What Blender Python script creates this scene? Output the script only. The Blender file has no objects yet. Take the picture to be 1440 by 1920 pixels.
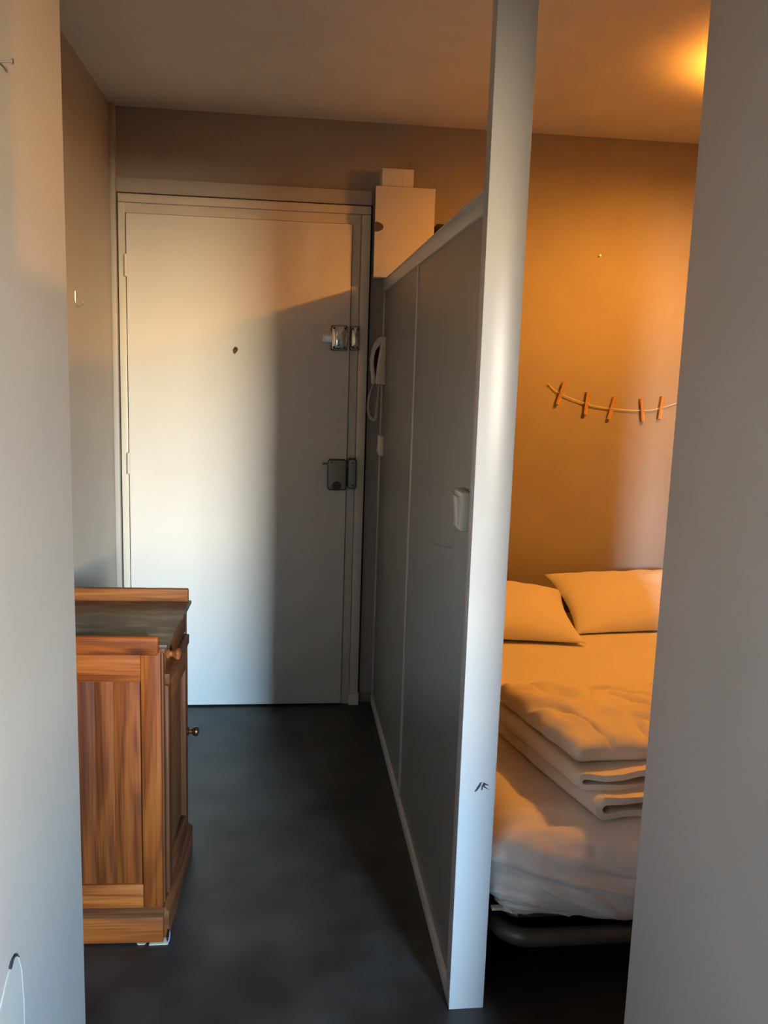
import bpy, bmesh, math, random
from mathutils import Vector, Matrix, noise
random.seed(7)
scene = bpy.context.scene
COL = scene.collection
PI = math.pi

# ------------------------------------------------------------------ camera
CAM_H = 1.4584
cam = bpy.data.cameras.new('camera')
cam_o = bpy.data.objects.new('camera', cam)
COL.objects.link(cam_o)
cam.sensor_fit = 'VERTICAL'
cam.sensor_height = 24.0
cam.lens = 1623.47 / 1920 * 24.0
cam.clip_start = 0.02
_r = Vector((0.99323832, -0.11163208, 0.03187346))
_u = Vector((-0.01347452, 0.16184336, 0.98672446))
_w = Vector((0.11530862, 0.98048203, -0.15924484))
cam_o.matrix_world = Matrix(((_r.x, _u.x, -_w.x, 0), (_r.y, _u.y, -_w.y, 0), (_r.z, _u.z, -_w.z, CAM_H), (0, 0, 0, 1)))
scene.camera = cam_o

# ------------------------------------------------------------------ world, daylight, exposure
world = bpy.data.worlds.new('sky')
scene.world = world
world.use_nodes = True
world.node_tree.nodes['Background'].inputs['Color'].default_value = (0.55, 0.72, 1.0, 1)
world.node_tree.nodes['Background'].inputs['Strength'].default_value = 0.2

def area(name, loc, target, sx, sy, power, color):
    l = bpy.data.lights.new(name, 'AREA')
    l.shape = 'RECTANGLE'; l.size = sx; l.size_y = sy
    l.energy = power; l.color = color
    o = bpy.data.objects.new(name, l); COL.objects.link(o)
    o.location = loc
    o.rotation_euler = (Vector(target) - Vector(loc)).to_track_quat('-Z', 'Y').to_euler()
    return o
# daylight outside the window behind the camera: open sky above, sunlit street front below
area('sky_daylight', (4.3, -9.0, 3.60), (0.2, 3.0, 0.5), 4.8, 2.1, 12000, (0.50, 0.76, 1.0))
area('street_daylight', (4.3, -9.0, 2.20), (0.2, 3.0, 1.3), 4.8, 0.7, 5400, (1.0, 0.79, 0.48))

scene.view_settings.view_transform = 'Standard'
scene.view_settings.look = 'None'
scene.view_settings.gamma = 1.0
scene.view_settings.use_curve_mapping = False
scene.view_settings.exposure = 0.0

# ------------------------------------------------------------------ measures
D = 3.676          # back wall
H = 2.449          # ceiling
XE = -0.69         # entry side wall
XN, YN = -0.362, 1.53     # near left wall face and its end
XR, YR0, YR1 = 0.675, 0.97, 1.45   # near right wall end
XP = 0.40          # partition face
YP = 1.77          # partition post front
ZT = 1.834         # partition top
XA = 1.98          # alcove right wall
YW = -2.6          # window wall
XRR = 4.6          # main room right wall

# ------------------------------------------------------------------ materials
def mat(name, color, rough=0.6, metal=0.0, color2=None, scale=6.0, detail=4.0, bump=0.0, bscale=200.0, spec=0.5, coat=0.0, stretch=None, ramp=(0.35, 0.65)):
    m = bpy.data.materials.new(name); m.use_nodes = True
    nt = m.node_tree; b = nt.nodes['Principled BSDF']
    b.inputs['Base Color'].default_value = (*color, 1)
    b.inputs['Roughness'].default_value = rough
    b.inputs['Metallic'].default_value = metal
    b.inputs['Specular IOR Level'].default_value = spec
    b.inputs['Coat Weight'].default_value = coat
    tc = nt.nodes.new('ShaderNodeTexCoord')
    src = tc.outputs['Object']
    if stretch:
        mp = nt.nodes.new('ShaderNodeMapping'); mp.inputs['Scale'].default_value = stretch
        nt.links.new(src, mp.inputs['Vector']); src = mp.outputs['Vector']
    if color2:
        n = nt.nodes.new('ShaderNodeTexNoise'); n.inputs['Scale'].default_value = scale; n.inputs['Detail'].default_value = detail
        nt.links.new(src, n.inputs['Vector'])
        r = nt.nodes.new('ShaderNodeValToRGB')
        r.color_ramp.elements[0].position = ramp[0]; r.color_ramp.elements[1].position = ramp[1]
        r.color_ramp.elements[0].color = (*color, 1); r.color_ramp.elements[1].color = (*color2, 1)
        nt.links.new(n.outputs['Fac'], r.inputs['Fac']); nt.links.new(r.outputs['Color'], b.inputs['Base Color'])
    if bump:
        n2 = nt.nodes.new('ShaderNodeTexNoise'); n2.inputs['Scale'].default_value = bscale; n2.inputs['Detail'].default_value = 3
        nt.links.new(src, n2.inputs['Vector'])
        bp = nt.nodes.new('ShaderNodeBump'); bp.inputs['Strength'].default_value = bump; bp.inputs['Distance'].default_value = 0.002
        nt.links.new(n2.outputs['Fac'], bp.inputs['Height']); nt.links.new(bp.outputs['Normal'], b.inputs['Normal'])
    return m

def wood(name, light, mid, dark, axis='z', rough=0.55, knots=True, seed=0.0, ring=34.0, stain=0.55):
    m = bpy.data.materials.new(name); m.use_nodes = True
    nt = m.node_tree; b = nt.nodes['Principled BSDF']; L = nt.links.new
    tc = nt.nodes.new('ShaderNodeTexCoord')
    mp = nt.nodes.new('ShaderNodeMapping')
    st = {'x': (0.10, 1, 1), 'y': (1, 0.10, 1), 'z': (1, 1, 0.10)}[axis]
    mp.inputs['Scale'].default_value = st
    mp.inputs['Location'].default_value = (seed, seed * 0.7, seed * 1.3)
    L(tc.outputs['Object'], mp.inputs['Vector'])
    n1 = nt.nodes.new('ShaderNodeTexNoise'); n1.inputs['Scale'].default_value = 9; n1.inputs['Detail'].default_value = 3; n1.inputs['Distortion'].default_value = 0.6
    L(mp.outputs['Vector'], n1.inputs['Vector'])
    mul = nt.nodes.new('ShaderNodeMath'); mul.operation = 'MULTIPLY'; mul.inputs[1].default_value = ring
    L(n1.outputs['Fac'], mul.inputs[0])
    sn = nt.nodes.new('ShaderNodeMath'); sn.operation = 'SINE'; L(mul.outputs[0], sn.inputs[0])
    r = nt.nodes.new('ShaderNodeValToRGB'); e = r.color_ramp.elements
    e[0].position = 0.0; e[0].color = (*light, 1); e[1].position = 1.0; e[1].color = (*dark, 1)
    k = e.new(0.55); k.color = (*mid, 1)
    ma = nt.nodes.new('ShaderNodeMapRange'); ma.inputs['From Min'].default_value = -1.3; ma.inputs['From Max'].default_value = 1.6
    L(sn.outputs[0], ma.inputs['Value']); L(ma.outputs['Result'], r.inputs['Fac'])
    # broad boards of darker and lighter stain
    n2 = nt.nodes.new('ShaderNodeTexNoise'); n2.inputs['Scale'].default_value = 11; n2.inputs['Detail'].default_value = 1.5
    L(mp.outputs['Vector'], n2.inputs['Vector'])
    r2 = nt.nodes.new('ShaderNodeValToRGB'); r2.color_ramp.elements[0].position = 0.38; r2.color_ramp.elements[1].position = 0.62
    r2.color_ramp.elements[0].color = (0.55, 0.48, 0.45, 1); r2.color_ramp.elements[1].color = (1.1, 1.05, 1.0, 1)
    L(n2.outputs['Fac'], r2.inputs['Fac'])
    mx = nt.nodes.new('ShaderNodeMix'); mx.data_type = 'RGBA'; mx.blend_type = 'MULTIPLY'; mx.inputs['Factor'].default_value = stain
    L(r.outputs['Color'], mx.inputs['A']); L(r2.outputs['Color'], mx.inputs['B'])
    out = mx.outputs['Result']
    if knots:
        mk = nt.nodes.new('ShaderNodeMapping')
        mk.inputs['Scale'].default_value = {'x': (3.2, 7, 7), 'y': (7, 3.2, 7), 'z': (7, 7, 3.2)}[axis]
        mk.inputs['Location'].default_value = (seed + 0.3, seed, seed * 2)
        L(tc.outputs['Object'], mk.inputs['Vector'])
        v = nt.nodes.new('ShaderNodeTexVoronoi'); v.inputs['Scale'].default_value = 1.0; L(mk.outputs['Vector'], v.inputs['Vector'])
        r3 = nt.nodes.new('ShaderNodeValToRGB'); r3.color_ramp.elements[0].position = 0.03; r3.color_ramp.elements[1].position = 0.13
        r3.color_ramp.elements[0].color = (0.10, 0.05, 0.03, 1); r3.color_ramp.elements[1].color = (1, 1, 1, 1)
        L(v.outputs['Distance'], r3.inputs['Fac'])
        m3 = nt.nodes.new('ShaderNodeMix'); m3.data_type = 'RGBA'; m3.blend_type = 'MULTIPLY'; m3.inputs['Factor'].default_value = 0.9
        L(out, m3.inputs['A']); L(r3.outputs['Color'], m3.inputs['B']); out = m3.outputs['Result']
    mg = nt.nodes.new('ShaderNodeMapping'); mg.inputs['Scale'].default_value = {'x': (5, 330, 330), 'y': (330, 5, 330), 'z': (330, 330, 5)}[axis]
    L(tc.outputs['Object'], mg.inputs['Vector'])
    ng = nt.nodes.new('ShaderNodeTexNoise'); ng.inputs['Scale'].default_value = 1.0; ng.inputs['Detail'].default_value = 2; L(mg.outputs['Vector'], ng.inputs['Vector'])
    rg = nt.nodes.new('ShaderNodeValToRGB'); rg.color_ramp.elements[0].position = 0.36; rg.color_ramp.elements[1].position = 0.56
    rg.color_ramp.elements[0].color = (0.62, 0.52, 0.45, 1); rg.color_ramp.elements[1].color = (1, 1, 1, 1); L(ng.outputs['Fac'], rg.inputs['Fac'])
    m4 = nt.nodes.new('ShaderNodeMix'); m4.data_type = 'RGBA'; m4.blend_type = 'MULTIPLY'; m4.inputs['Factor'].default_value = 0.8
    L(out, m4.inputs['A']); L(rg.outputs['Color'], m4.inputs['B']); out = m4.outputs['Result']
    L(out, b.inputs['Base Color'])
    b.inputs['Roughness'].default_value = rough; b.inputs['Specular IOR Level'].default_value = 0.3
    bp = nt.nodes.new('ShaderNodeBump'); bp.inputs['Strength'].default_value = 0.15; bp.inputs['Distance'].default_value = 0.001
    L(sn.outputs[0], bp.inputs['Height']); L(bp.outputs['Normal'], b.inputs['Normal'])
    return m

M = {}
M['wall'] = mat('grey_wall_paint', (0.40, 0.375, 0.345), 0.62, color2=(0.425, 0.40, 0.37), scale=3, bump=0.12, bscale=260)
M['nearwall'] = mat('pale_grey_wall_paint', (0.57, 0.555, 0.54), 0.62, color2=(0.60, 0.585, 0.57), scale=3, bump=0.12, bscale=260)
M['backwall'] = mat('taupe_wall_paint', (0.32, 0.295, 0.28), 0.6, color2=(0.345, 0.32, 0.305), scale=3, bump=0.12, bscale=260)
M['bounce_cut'] = mat('dark_bounce_cut_paint', (0.15, 0.13, 0.12), 0.6, color2=(0.17, 0.15, 0.135), scale=3, bump=0.12, bscale=260)  # for unseen alcove faces, darkened to cut bounce light on the bed front
M['ceiling'] = mat('ceiling_paint', (0.66, 0.65, 0.63), 0.8, color2=(0.70, 0.69, 0.67), scale=4, bump=0.35, bscale=220)
M['floor'] = mat('dark_vinyl_floor', (0.016, 0.0135, 0.0125), 0.42, color2=(0.058, 0.054, 0.052), scale=4.5, detail=7, bump=0.12, bscale=90, spec=0.45, ramp=(0.32, 0.72))
M['white'] = mat('white_satin_paint', (0.78, 0.77, 0.74), 0.38, color2=(0.80, 0.79, 0.76), scale=5, bump=0.04, bscale=120)
M['cream'] = mat('cream_gloss_paint', (0.66, 0.63, 0.56), 0.36, color2=(0.70, 0.67, 0.60), scale=6, bump=0.06, bscale=90)
M['greytrim'] = mat('grey_trim_paint', (0.46, 0.445, 0.43), 0.5, color2=(0.49, 0.475, 0.46), scale=5)
M['panel'] = mat('grey_panel_paint', (0.20, 0.195, 0.18), 0.33, color2=(0.215, 0.21, 0.195), scale=3, bump=0.05, bscale=240)
M['ptrim'] = mat('pale_partition_trim', (0.56, 0.55, 0.53), 0.28, color2=(0.59, 0.58, 0.56), scale=5)
M['post'] = mat('white_post_paint', (0.50, 0.50, 0.515), 0.35, color2=(0.52, 0.52, 0.535), scale=5)
M['plastic'] = mat('white_plastic', (0.74, 0.72, 0.67), 0.3, color2=(0.77, 0.75, 0.70), scale=8)
M['ivory'] = mat('ivory_plastic', (0.62, 0.58, 0.50), 0.38, color2=(0.66, 0.62, 0.54), scale=8)
M['boxlid'] = mat('glossy_box_lid', (0.72, 0.69, 0.64), 0.12, color2=(0.74, 0.71, 0.66), scale=5, coat=0.4)
M['dark'] = mat('recess_shade', (0.012, 0.011, 0.010), 0.8, color2=(0.018, 0.016, 0.015), scale=20)  # near-black standing in for the shade in gaps and hollows
M['plum'] = mat('plum_plastic', (0.075, 0.05, 0.075), 0.4, color2=(0.09, 0.06, 0.09), scale=20)
M['chrome'] = mat('chrome', (0.72, 0.72, 0.72), 0.13, 1.0, color2=(0.78, 0.78, 0.77), scale=30)
M['steel'] = mat('brushed_steel', (0.55, 0.55, 0.54), 0.35, 1.0, color2=(0.62, 0.62, 0.61), scale=60)
M['lockgrey'] = mat('grey_green_lock_enamel', (0.24, 0.26, 0.235), 0.42, 0.3, color2=(0.28, 0.30, 0.27), scale=20)
M['lockdark'] = mat('dark_lock_rim', (0.045, 0.048, 0.043), 0.5, 0.2, color2=(0.07, 0.07, 0.065), scale=30)
M['brass'] = mat('brass', (0.50, 0.30, 0.10), 0.3, 1.0, color2=(0.56, 0.35, 0.13), scale=40)
M['oldbrass'] = mat('aged_brass', (0.12, 0.075, 0.035), 0.28, 0.9, color2=(0.20, 0.12, 0.05), scale=60)
M['chip'] = mat('bare_wood_chip', (0.20, 0.12, 0.065), 0.7, color2=(0.08, 0.05, 0.03), scale=120)
M['sheet'] = mat('white_cotton_sheet', (0.76, 0.74, 0.73), 0.85, color2=(0.79, 0.77, 0.76), scale=8, bump=0.10, bscale=500, spec=0.15)
M['pillow'] = mat('white_pillowcase', (0.78, 0.76, 0.74), 0.85, color2=(0.80, 0.78, 0.76), scale=8, bump=0.10, bscale=500, spec=0.15)
M['duvet'] = mat('cream_duvet_cotton', (0.76, 0.72, 0.64), 0.85, color2=(0.79, 0.75, 0.67), scale=8, bump=0.10, bscale=400, spec=0.15)
M['mattress'] = mat('mattress_ticking', (0.05, 0.047, 0.045), 0.9, color2=(0.065, 0.06, 0.055), scale=30)
M['tube'] = mat('dark_enamel_tube', (0.06, 0.057, 0.052), 0.3, 0.2, color2=(0.075, 0.07, 0.065), scale=30)
M['slate'] = mat('worn_slate_top', (0.060, 0.048, 0.034), 0.42, color2=(0.21, 0.185, 0.14), scale=16, detail=10, bump=0.2, bscale=120, stretch=(0.6, 1.6, 1), ramp=(0.44, 0.72))
PL, PMI, PD = (0.33, 0.092, 0.014), (0.27, 0.068, 0.009), (0.13, 0.029, 0.005)
M['pine_v'] = wood('pine_vertical', PL, PMI, PD, 'z', seed=1.7)
M['pine_panel'] = wood('pine_panel_boards', (0.29, 0.082, 0.015), (0.22, 0.056, 0.010), (0.10, 0.024, 0.005), 'z', seed=4.2, ring=40, stain=0.9)
M['pine_x'] = wood('pine_horizontal', (0.40, 0.120, 0.018), (0.33, 0.085, 0.012), PD, 'x', seed=2.9)
M['pine_y'] = wood('pine_front', (0.20, 0.075, 0.025), (0.16, 0.055, 0.017), (0.085, 0.027, 0.009), 'y', seed=0.6)
M['pine_vf'] = wood('pine_front_vertical', (0.20, 0.075, 0.025), (0.16, 0.055, 0.017), (0.085, 0.027, 0.009), 'z', seed=7.6)
M['pine_m'] = wood('pine_moulding', (0.20, 0.075, 0.025), (0.16, 0.055, 0.017), (0.085, 0.027, 0.009), 'x', seed=3.3, knots=False)
M['pine_lip'] = wood('pine_pale_lip', (0.36, 0.15, 0.042), (0.28, 0.10, 0.026), (0.14, 0.045, 0.012), 'x', seed=5.5)
M['pegwood'] = wood('peg_wood', (0.56, 0.38, 0.20), (0.50, 0.32, 0.15), (0.38, 0.22, 0.10), 'z', knots=False, rough=0.7)
M['string'] = mat('cotton_string', (0.75, 0.72, 0.66), 0.9, color2=(0.65, 0.62, 0.55), scale=200)
M['paper'] = mat('folded_card', (0.40, 0.38, 0.29), 0.8, color2=(0.46, 0.44, 0.34), scale=30)
M['bluepaper'] = mat('blue_print', (0.12, 0.14, 0.35), 0.7, color2=(0.3, 0.3, 0.5), scale=60)
M['browncloth'] = mat('dark_brown_plastic', (0.035, 0.022, 0.014), 0.7, color2=(0.05, 0.032, 0.02), scale=40)
M['shade'] = mat('amber_lamp_shade', (0.55, 0.32, 0.12), 0.8, color2=(0.6, 0.36, 0.14), scale=30)
def translucent(m, color, f):
    nt = m.node_tree; b = nt.nodes['Principled BSDF']; t = nt.nodes.new('ShaderNodeBsdfTranslucent'); t.inputs['Color'].default_value = (*color, 1)
    mx = nt.nodes.new('ShaderNodeMixShader'); mx.inputs[0].default_value = f
    nt.links.new(b.outputs[0], mx.inputs[1]); nt.links.new(t.outputs[0], mx.inputs[2]); nt.links.new(mx.outputs[0], nt.nodes['Material Output'].inputs['Surface'])
translucent(M['shade'], (0.75, 0.55, 0.30), 0.45)
M['scuff'] = mat('black_scuff', (0.02, 0.02, 0.025), 0.7, color2=(0.05, 0.05, 0.06), scale=300)
M['greyscuff'] = mat('grey_scuff', (0.17, 0.17, 0.165), 0.6, color2=(0.24, 0.235, 0.225), scale=200)
M['filler'] = mat('wall_filler', (0.42, 0.42, 0.40), 0.7, color2=(0.45, 0.45, 0.43), scale=10)

# ------------------------------------------------------------------ helpers
def link(name, me, m=None, parent=None):
    o = bpy.data.objects.new(name, me); COL.objects.link(o)
    if m is not None: me.materials.append(M[m] if isinstance(m, str) else m)
    if parent is not None: o.parent = parent
    return o
def root(name, loc=(0, 0, 0), rotz=0.0):
    o = bpy.data.objects.new(name, None); COL.objects.link(o)
    o.empty_display_size = 0.05
    o.location = loc; o.rotation_euler = (0, 0, rotz)
    return o
def tag(o, label=None, cat=None, group=None, kind=None):
    if label: o['label'] = label
    if cat: o['category'] = cat
    if group: o['group'] = group
    if kind: o['kind'] = kind
    return o
def finish(bm, name, m, parent, smooth=35):
    bmesh.ops.recalc_face_normals(bm, faces=bm.faces[:])
    me = bpy.data.meshes.new(name); bm.to_mesh(me); bm.free()
    if smooth:
        for p in me.polygons: p.use_smooth = True
        me.set_sharp_from_angle(angle=math.radians(smooth))
    return link(name, me, m, parent)
def rloc(parent):
    return parent.location if parent is not None and parent.type == 'EMPTY' else Vector((0, 0, 0))
def add_box(bm, a, b, off=Vector((0, 0, 0))):
    a = Vector(a) - off; b = Vector(b) - off
    c = (a + b) / 2; s = b - a
    return bmesh.ops.create_cube(bm, size=1, matrix=Matrix.Translation(c) @ Matrix.Diagonal((abs(s.x), abs(s.y), abs(s.z), 1)))['verts']
def box(name, a, b, m, parent=None, bev=0.0, seg=2, off=None):
    bm = bmesh.new(); add_box(bm, a, b, off if off is not None else Vector((0, 0, 0)))
    if bev: bmesh.ops.bevel(bm, geom=bm.edges[:], offset=bev, segments=seg, profile=0.5, affect='EDGES')
    return finish(bm, name, m, parent)
def boxes(name, lst, m, parent=None, off=None):
    bm = bmesh.new()
    for a, b in lst: add_box(bm, a, b, off if off is not None else Vector((0, 0, 0)))
    return finish(bm, name, m, parent, smooth=0)
def prism(name, pts, axis, t0, t1, m, parent=None, bev=0.0, off=None, seg=2):
    """outline pts (2D) extruded along axis from t0 to t1"""
    off = off or Vector((0, 0, 0))
    bm = bmesh.new()
    def P(p, t):
        v = {'x': (t, p[0], p[1]), 'y': (p[0], t, p[1]), 'z': (p[0], p[1], t)}[axis]
        return Vector(v) - off
    v0 = [bm.verts.new(P(p, t0)) for p in pts]; v1 = [bm.verts.new(P(p, t1)) for p in pts]
    n = len(pts)
    f0 = bm.faces.new(v0); f1 = bm.faces.new(v1[::-1])
    for i in range(n): bm.faces.new((v0[i], v0[(i + 1) % n], v1[(i + 1) % n], v1[i]))
    bmesh.ops.recalc_face_normals(bm, faces=bm.faces[:])
    if bev:
        es = [e for f in bm.faces if len(f.verts) == n for e in f.edges] if n > 4 else bm.edges[:]
        bmesh.ops.bevel(bm, geom=list(set(es)), offset=bev, segments=seg, profile=0.5, affect='EDGES')
    return finish(bm, name, m, parent)
def rrect(x0, x1, y0, y1, r, n=5):
    out = []
    for cx, cy, a in ((x1 - r, y1 - r, 0), (x0 + r, y1 - r, 90), (x0 + r, y0 + r, 180), (x1 - r, y0 + r, 270)):
        for i in range(n + 1):
            t = math.radians(a + 90 * i / n); out.append((cx + r * math.cos(t), cy + r * math.sin(t)))
    return out
def ellipse(cx, cy, rx, ry, n=24, a0=0, a1=360):
    return [(cx + rx * math.cos(math.radians(a0 + (a1 - a0) * i / n)), cy + ry * math.sin(math.radians(a0 + (a1 - a0) * i / n))) for i in range(n + (0 if a1 - a0 == 360 else 1))]
def tube(name, pts, r, m, parent=None, n=10, closed=False, off=None, caps=True):
    off = off or Vector((0, 0, 0))
    bm = bmesh.new(); P = [Vector(p) - off for p in pts]; rings = []
    N = len(P); up = None
    for i in range(N):
        if closed: t = (P[(i + 1) % N] - P[i - 1]).normalized()
        else: t = (P[min(i + 1, N - 1)] - P[max(i - 1, 0)]).normalized()
        if up is None:
            up = Vector((0, 0, 1)) if abs(t.z) < 0.9 else Vector((1, 0, 0))
        s = t.cross(up).normalized(); up = s.cross(t).normalized()
        rr = r(i / (N - 1)) if callable(r) else r
        rings.append([bm.verts.new(P[i] + rr * (math.cos(2 * PI * k / n) * s + math.sin(2 * PI * k / n) * up)) for k in range(n)])
    for i in range(N if closed else N - 1):
        a, b = rings[i], rings[(i + 1) % N]
        for k in range(n): bm.faces.new((a[k], a[(k + 1) % n], b[(k + 1) % n], b[k]))
    if caps and not closed:
        bm.faces.new(rings[0]); bm.faces.new(rings[-1][::-1])
    return finish(bm, name, m, parent, smooth=50)
def lathe(name, prof, axis, center, m, parent=None, n=24, off=None, sign=1, cap=True):
    """prof: list of (radius, height along axis)"""
    off = off or Vector((0, 0, 0)); c = Vector(center) - off
    ax = {'x': Vector((1, 0, 0)), 'y': Vector((0, 1, 0)), 'z': Vector((0, 0, 1))}[axis] * sign
    s = Vector((0, 0, 1)) if axis != 'z' else Vector((1, 0, 0)); t = ax.cross(s)
    bm = bmesh.new(); rings = []
    for r_, h_ in prof:
        rings.append([bm.verts.new(c + ax * h_ + r_ * (math.cos(2 * PI * k / n) * s + math.sin(2 * PI * k / n) * t)) for k in range(n)])
    for a, b in zip(rings, rings[1:]):
        for k in range(n): bm.faces.new((a[k], a[(k + 1) % n], b[(k + 1) % n], b[k]))
    if cap:
        bm.faces.new(rings[0]); bm.faces.new(rings[-1][::-1])
    return finish(bm, name, m, parent, smooth=40)
def dome(name, x0, x1, z0, z1, y0, h, m, parent=None, off=None, n=22, ey=2.4, ez=3.2):
    '''cushioned plate facing -Y: side walls rise from y0, front bulges out by h'''
    off = off or Vector((0, 0, 0)); bm = bmesh.new(); g = []
    for i in range(n + 1):
        row = []
        for j in range(n + 1):
            u = math.sin((-1 + 2 * i / n) * PI / 2); v = math.sin((-1 + 2 * j / n) * PI / 2)
            # soften the plan corners
            k = 1 - 0.10 * (abs(u) ** 6) * (abs(v) ** 6)
            H_ = h * (0.45 + 0.55 * max(0, 1 - abs(u) ** ey) ** 0.5 * max(0, 1 - abs(v) ** ez) ** 0.5)
            row.append(bm.verts.new(Vector(((x0 + x1) / 2 + u * k * (x1 - x0) / 2, y0 - H_, (z0 + z1) / 2 + v * k * (z1 - z0) / 2)) - off))
        g.append(row)
    for i in range(n):
        for j in range(n): bm.faces.new((g[i][j], g[i + 1][j], g[i + 1][j + 1], g[i][j + 1]))
    rim_ = [g[i][0] for i in range(n)] + [g[n][j] for j in range(n)] + [g[i][n] for i in range(n, 0, -1)] + [g[0][j] for j in range(n, 0, -1)]
    low = [bm.verts.new((v.co.x, y0 - off.y, v.co.z)) for v in rim_]
    for i in range(len(rim_)): bm.faces.new((rim_[i], rim_[(i + 1) % len(rim_)], low[(i + 1) % len(rim_)], low[i]))
    bm.faces.new(low)
    return finish(bm, name, m, parent, smooth=45)
def smoothpath(pts, k=8):
    P = [Vector(p) for p in pts]; out = []
    for i in range(len(P) - 1):
        p0, p1, p2, p3 = P[max(i - 1, 0)], P[i], P[i + 1], P[min(i + 2, len(P) - 1)]
        for j in range(k):
            t = j / k
            out.append(0.5 * ((2 * p1) + (p2 - p0) * t + (2 * p0 - 5 * p1 + 4 * p2 - p3) * t * t + (3 * p1 - p0 - 3 * p2 + p3) * t ** 3))
    out.append(P[-1]); return out

# ------------------------------------------------------------------ the setting
T = 0.15
def struct(o, label, cat): return tag(o, label, cat, kind='structure')
struct(box('floor', (-0.95, YW - T, -0.1), (XRR + T, D + T, 0.0), 'floor'), 'dark charcoal mottled vinyl floor of the hallway and room', 'floor')
struct(box('ceiling', (-0.95, YW - T, H), (XRR + T, D + T, H + 0.1), 'ceiling'), 'pale textured ceiling over hallway and sleeping alcove', 'ceiling')
struct(box('wall_back', (XE - T, D, 0), (XA + T, D + T, H), 'backwall'), 'taupe back wall around the entrance door and behind the bed', 'wall')
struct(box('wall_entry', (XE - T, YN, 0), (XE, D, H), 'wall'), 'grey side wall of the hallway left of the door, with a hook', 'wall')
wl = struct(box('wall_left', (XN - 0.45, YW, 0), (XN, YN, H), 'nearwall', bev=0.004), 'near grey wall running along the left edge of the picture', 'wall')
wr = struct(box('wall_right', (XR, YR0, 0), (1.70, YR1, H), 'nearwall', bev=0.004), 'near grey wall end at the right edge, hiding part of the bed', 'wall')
wr.data.materials.append(M['bounce_cut'])
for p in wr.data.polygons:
    if p.normal.y > 0.9: p.material_index = 1  # hidden back face darkened to hold down lamp bounce
struct(box('wall_alcove', (XA, YR0, 0), (XRR, D, H), 'bounce_cut'), 'unseen wall on the far right side of the sleeping alcove, darkened to cut bounce light', 'wall')
struct(box('wall_side', (XRR, YW, 0), (XRR + T, YR0, H), 'white'), 'unseen side wall of the room behind the camera, set white to bounce fill light', 'wall')  # unseen room walls set white to throw more fill light
WX0, WX1, WZ0, WZ1 = 1.35, 2.20, 1.25, 2.12
struct(boxes('wall_window', [((XN - 0.45, YW - T, 0), (WX0, YW, H)), ((WX1, YW - T, 0), (XRR + T, YW, H)), ((WX0, YW - T, WZ1), (WX1, YW, H)), ((WX0, YW - T, 0), (WX1, YW, WZ0))], 'white'), 'unseen wall with the window behind the camera, set white to bounce fill light', 'wall')
win = struct(root('window_1', ((WX0 + WX1) / 2, YW - 0.08, WZ0)), 'white framed open window behind the camera', 'window')
for a, b in (((WX0, WZ0), (WX0 + 0.05, WZ1)), ((WX1 - 0.05, WZ0), (WX1, WZ1)), ((WX0 + 0.05, WZ1 - 0.05), (WX1 - 0.05, WZ1)), ((WX0 + 0.05, WZ0), (WX1 - 0.05, WZ0 + 0.05))):
    box('window_frame', (a[0], YW - 0.11, a[1]), (b[0], YW - 0.05, b[1]), 'white', win, off=win.location)

# marks on the near left wall: a nail, and a chipped, refilled patch
patch = prism('filler_patch', [(1.0, 0.40), (1.03, 0.56), (1.06, 0.615), (1.10, 0.640), (1.125, 0.646), (1.145, 0.636), (1.158, 0.605), (1.163, 0.55), (1.160, 0.40)], 'x', XN, XN + 0.0012, 'filler', wl)
rim = tube('chipped_edge', [(XN + 0.001, y, z) for y, z in ((1.03, 0.56), (1.06, 0.615), (1.10, 0.640), (1.125, 0.646), (1.145, 0.636), (1.158, 0.605), (1.163, 0.55), (1.160, 0.45))], lambda t: 0.0012 - 0.0005 * abs(t - 0.3), 'filler', wl, n=6)
tube('dark_chip', [(XN + 0.002, y, z) for y, z in ((1.108, 0.644), (1.118, 0.648), (1.128, 0.648), (1.140, 0.641), (1.148, 0.632))], lambda t: 0.0026 * (1 - t * 0.7), 'scuff', wl, n=6)
nl = tag(root('nail', (XN, 1.207, 1.826)), 'small pale nail in the near left wall at the upper left edge', 'nail')
tube('shank', [(XN - 0.004, 1.207, 1.826), (XN + 0.016, 1.207, 1.828)], 0.0015, 'steel', nl, n=8, off=nl.location)
lathe('head', [(0.0005, 0.0155), (0.0036, 0.016), (0.0036, 0.018), (0.0005, 0.0185)], 'x', (XN, 1.207, 1.828), 'steel', nl, n=12, off=nl.location)

# corner trim and board over the door
struct(box('trim_1', (XE, D - 0.045, 0), (XE + 0.020, D, H), 'greytrim', bev=0.002), 'pale grey vertical corner strip left of the door', 'trim')
struct(box('trim_2', (XE + 0.020, D - 0.016, 2.126), (0.340, D, 2.182), 'greytrim', bev=0.002), 'grey horizontal board across the wall above the door', 'trim')
struct(box('baseboard_back', (0.350, D - 0.010, 0), (XP, D, 0.038), 'panel', bev=0.001), 'dark grey skirting strip between door frame and partition', 'skirting')

# ------------------------------------------------------------------ entrance door
DL = -0.632; DR = 0.262
door = struct(root('door_1', ((DL + DR) / 2, D, 0)), 'white entrance door in a cream frame at the end of the hallway', 'door')
o = door.location
LF = D - 0.036     # leaf face
box('leaf', (DL, LF, 0.008), (DR, LF + 0.030, 2.045), 'white', door, bev=0.0015, off=o)
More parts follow.
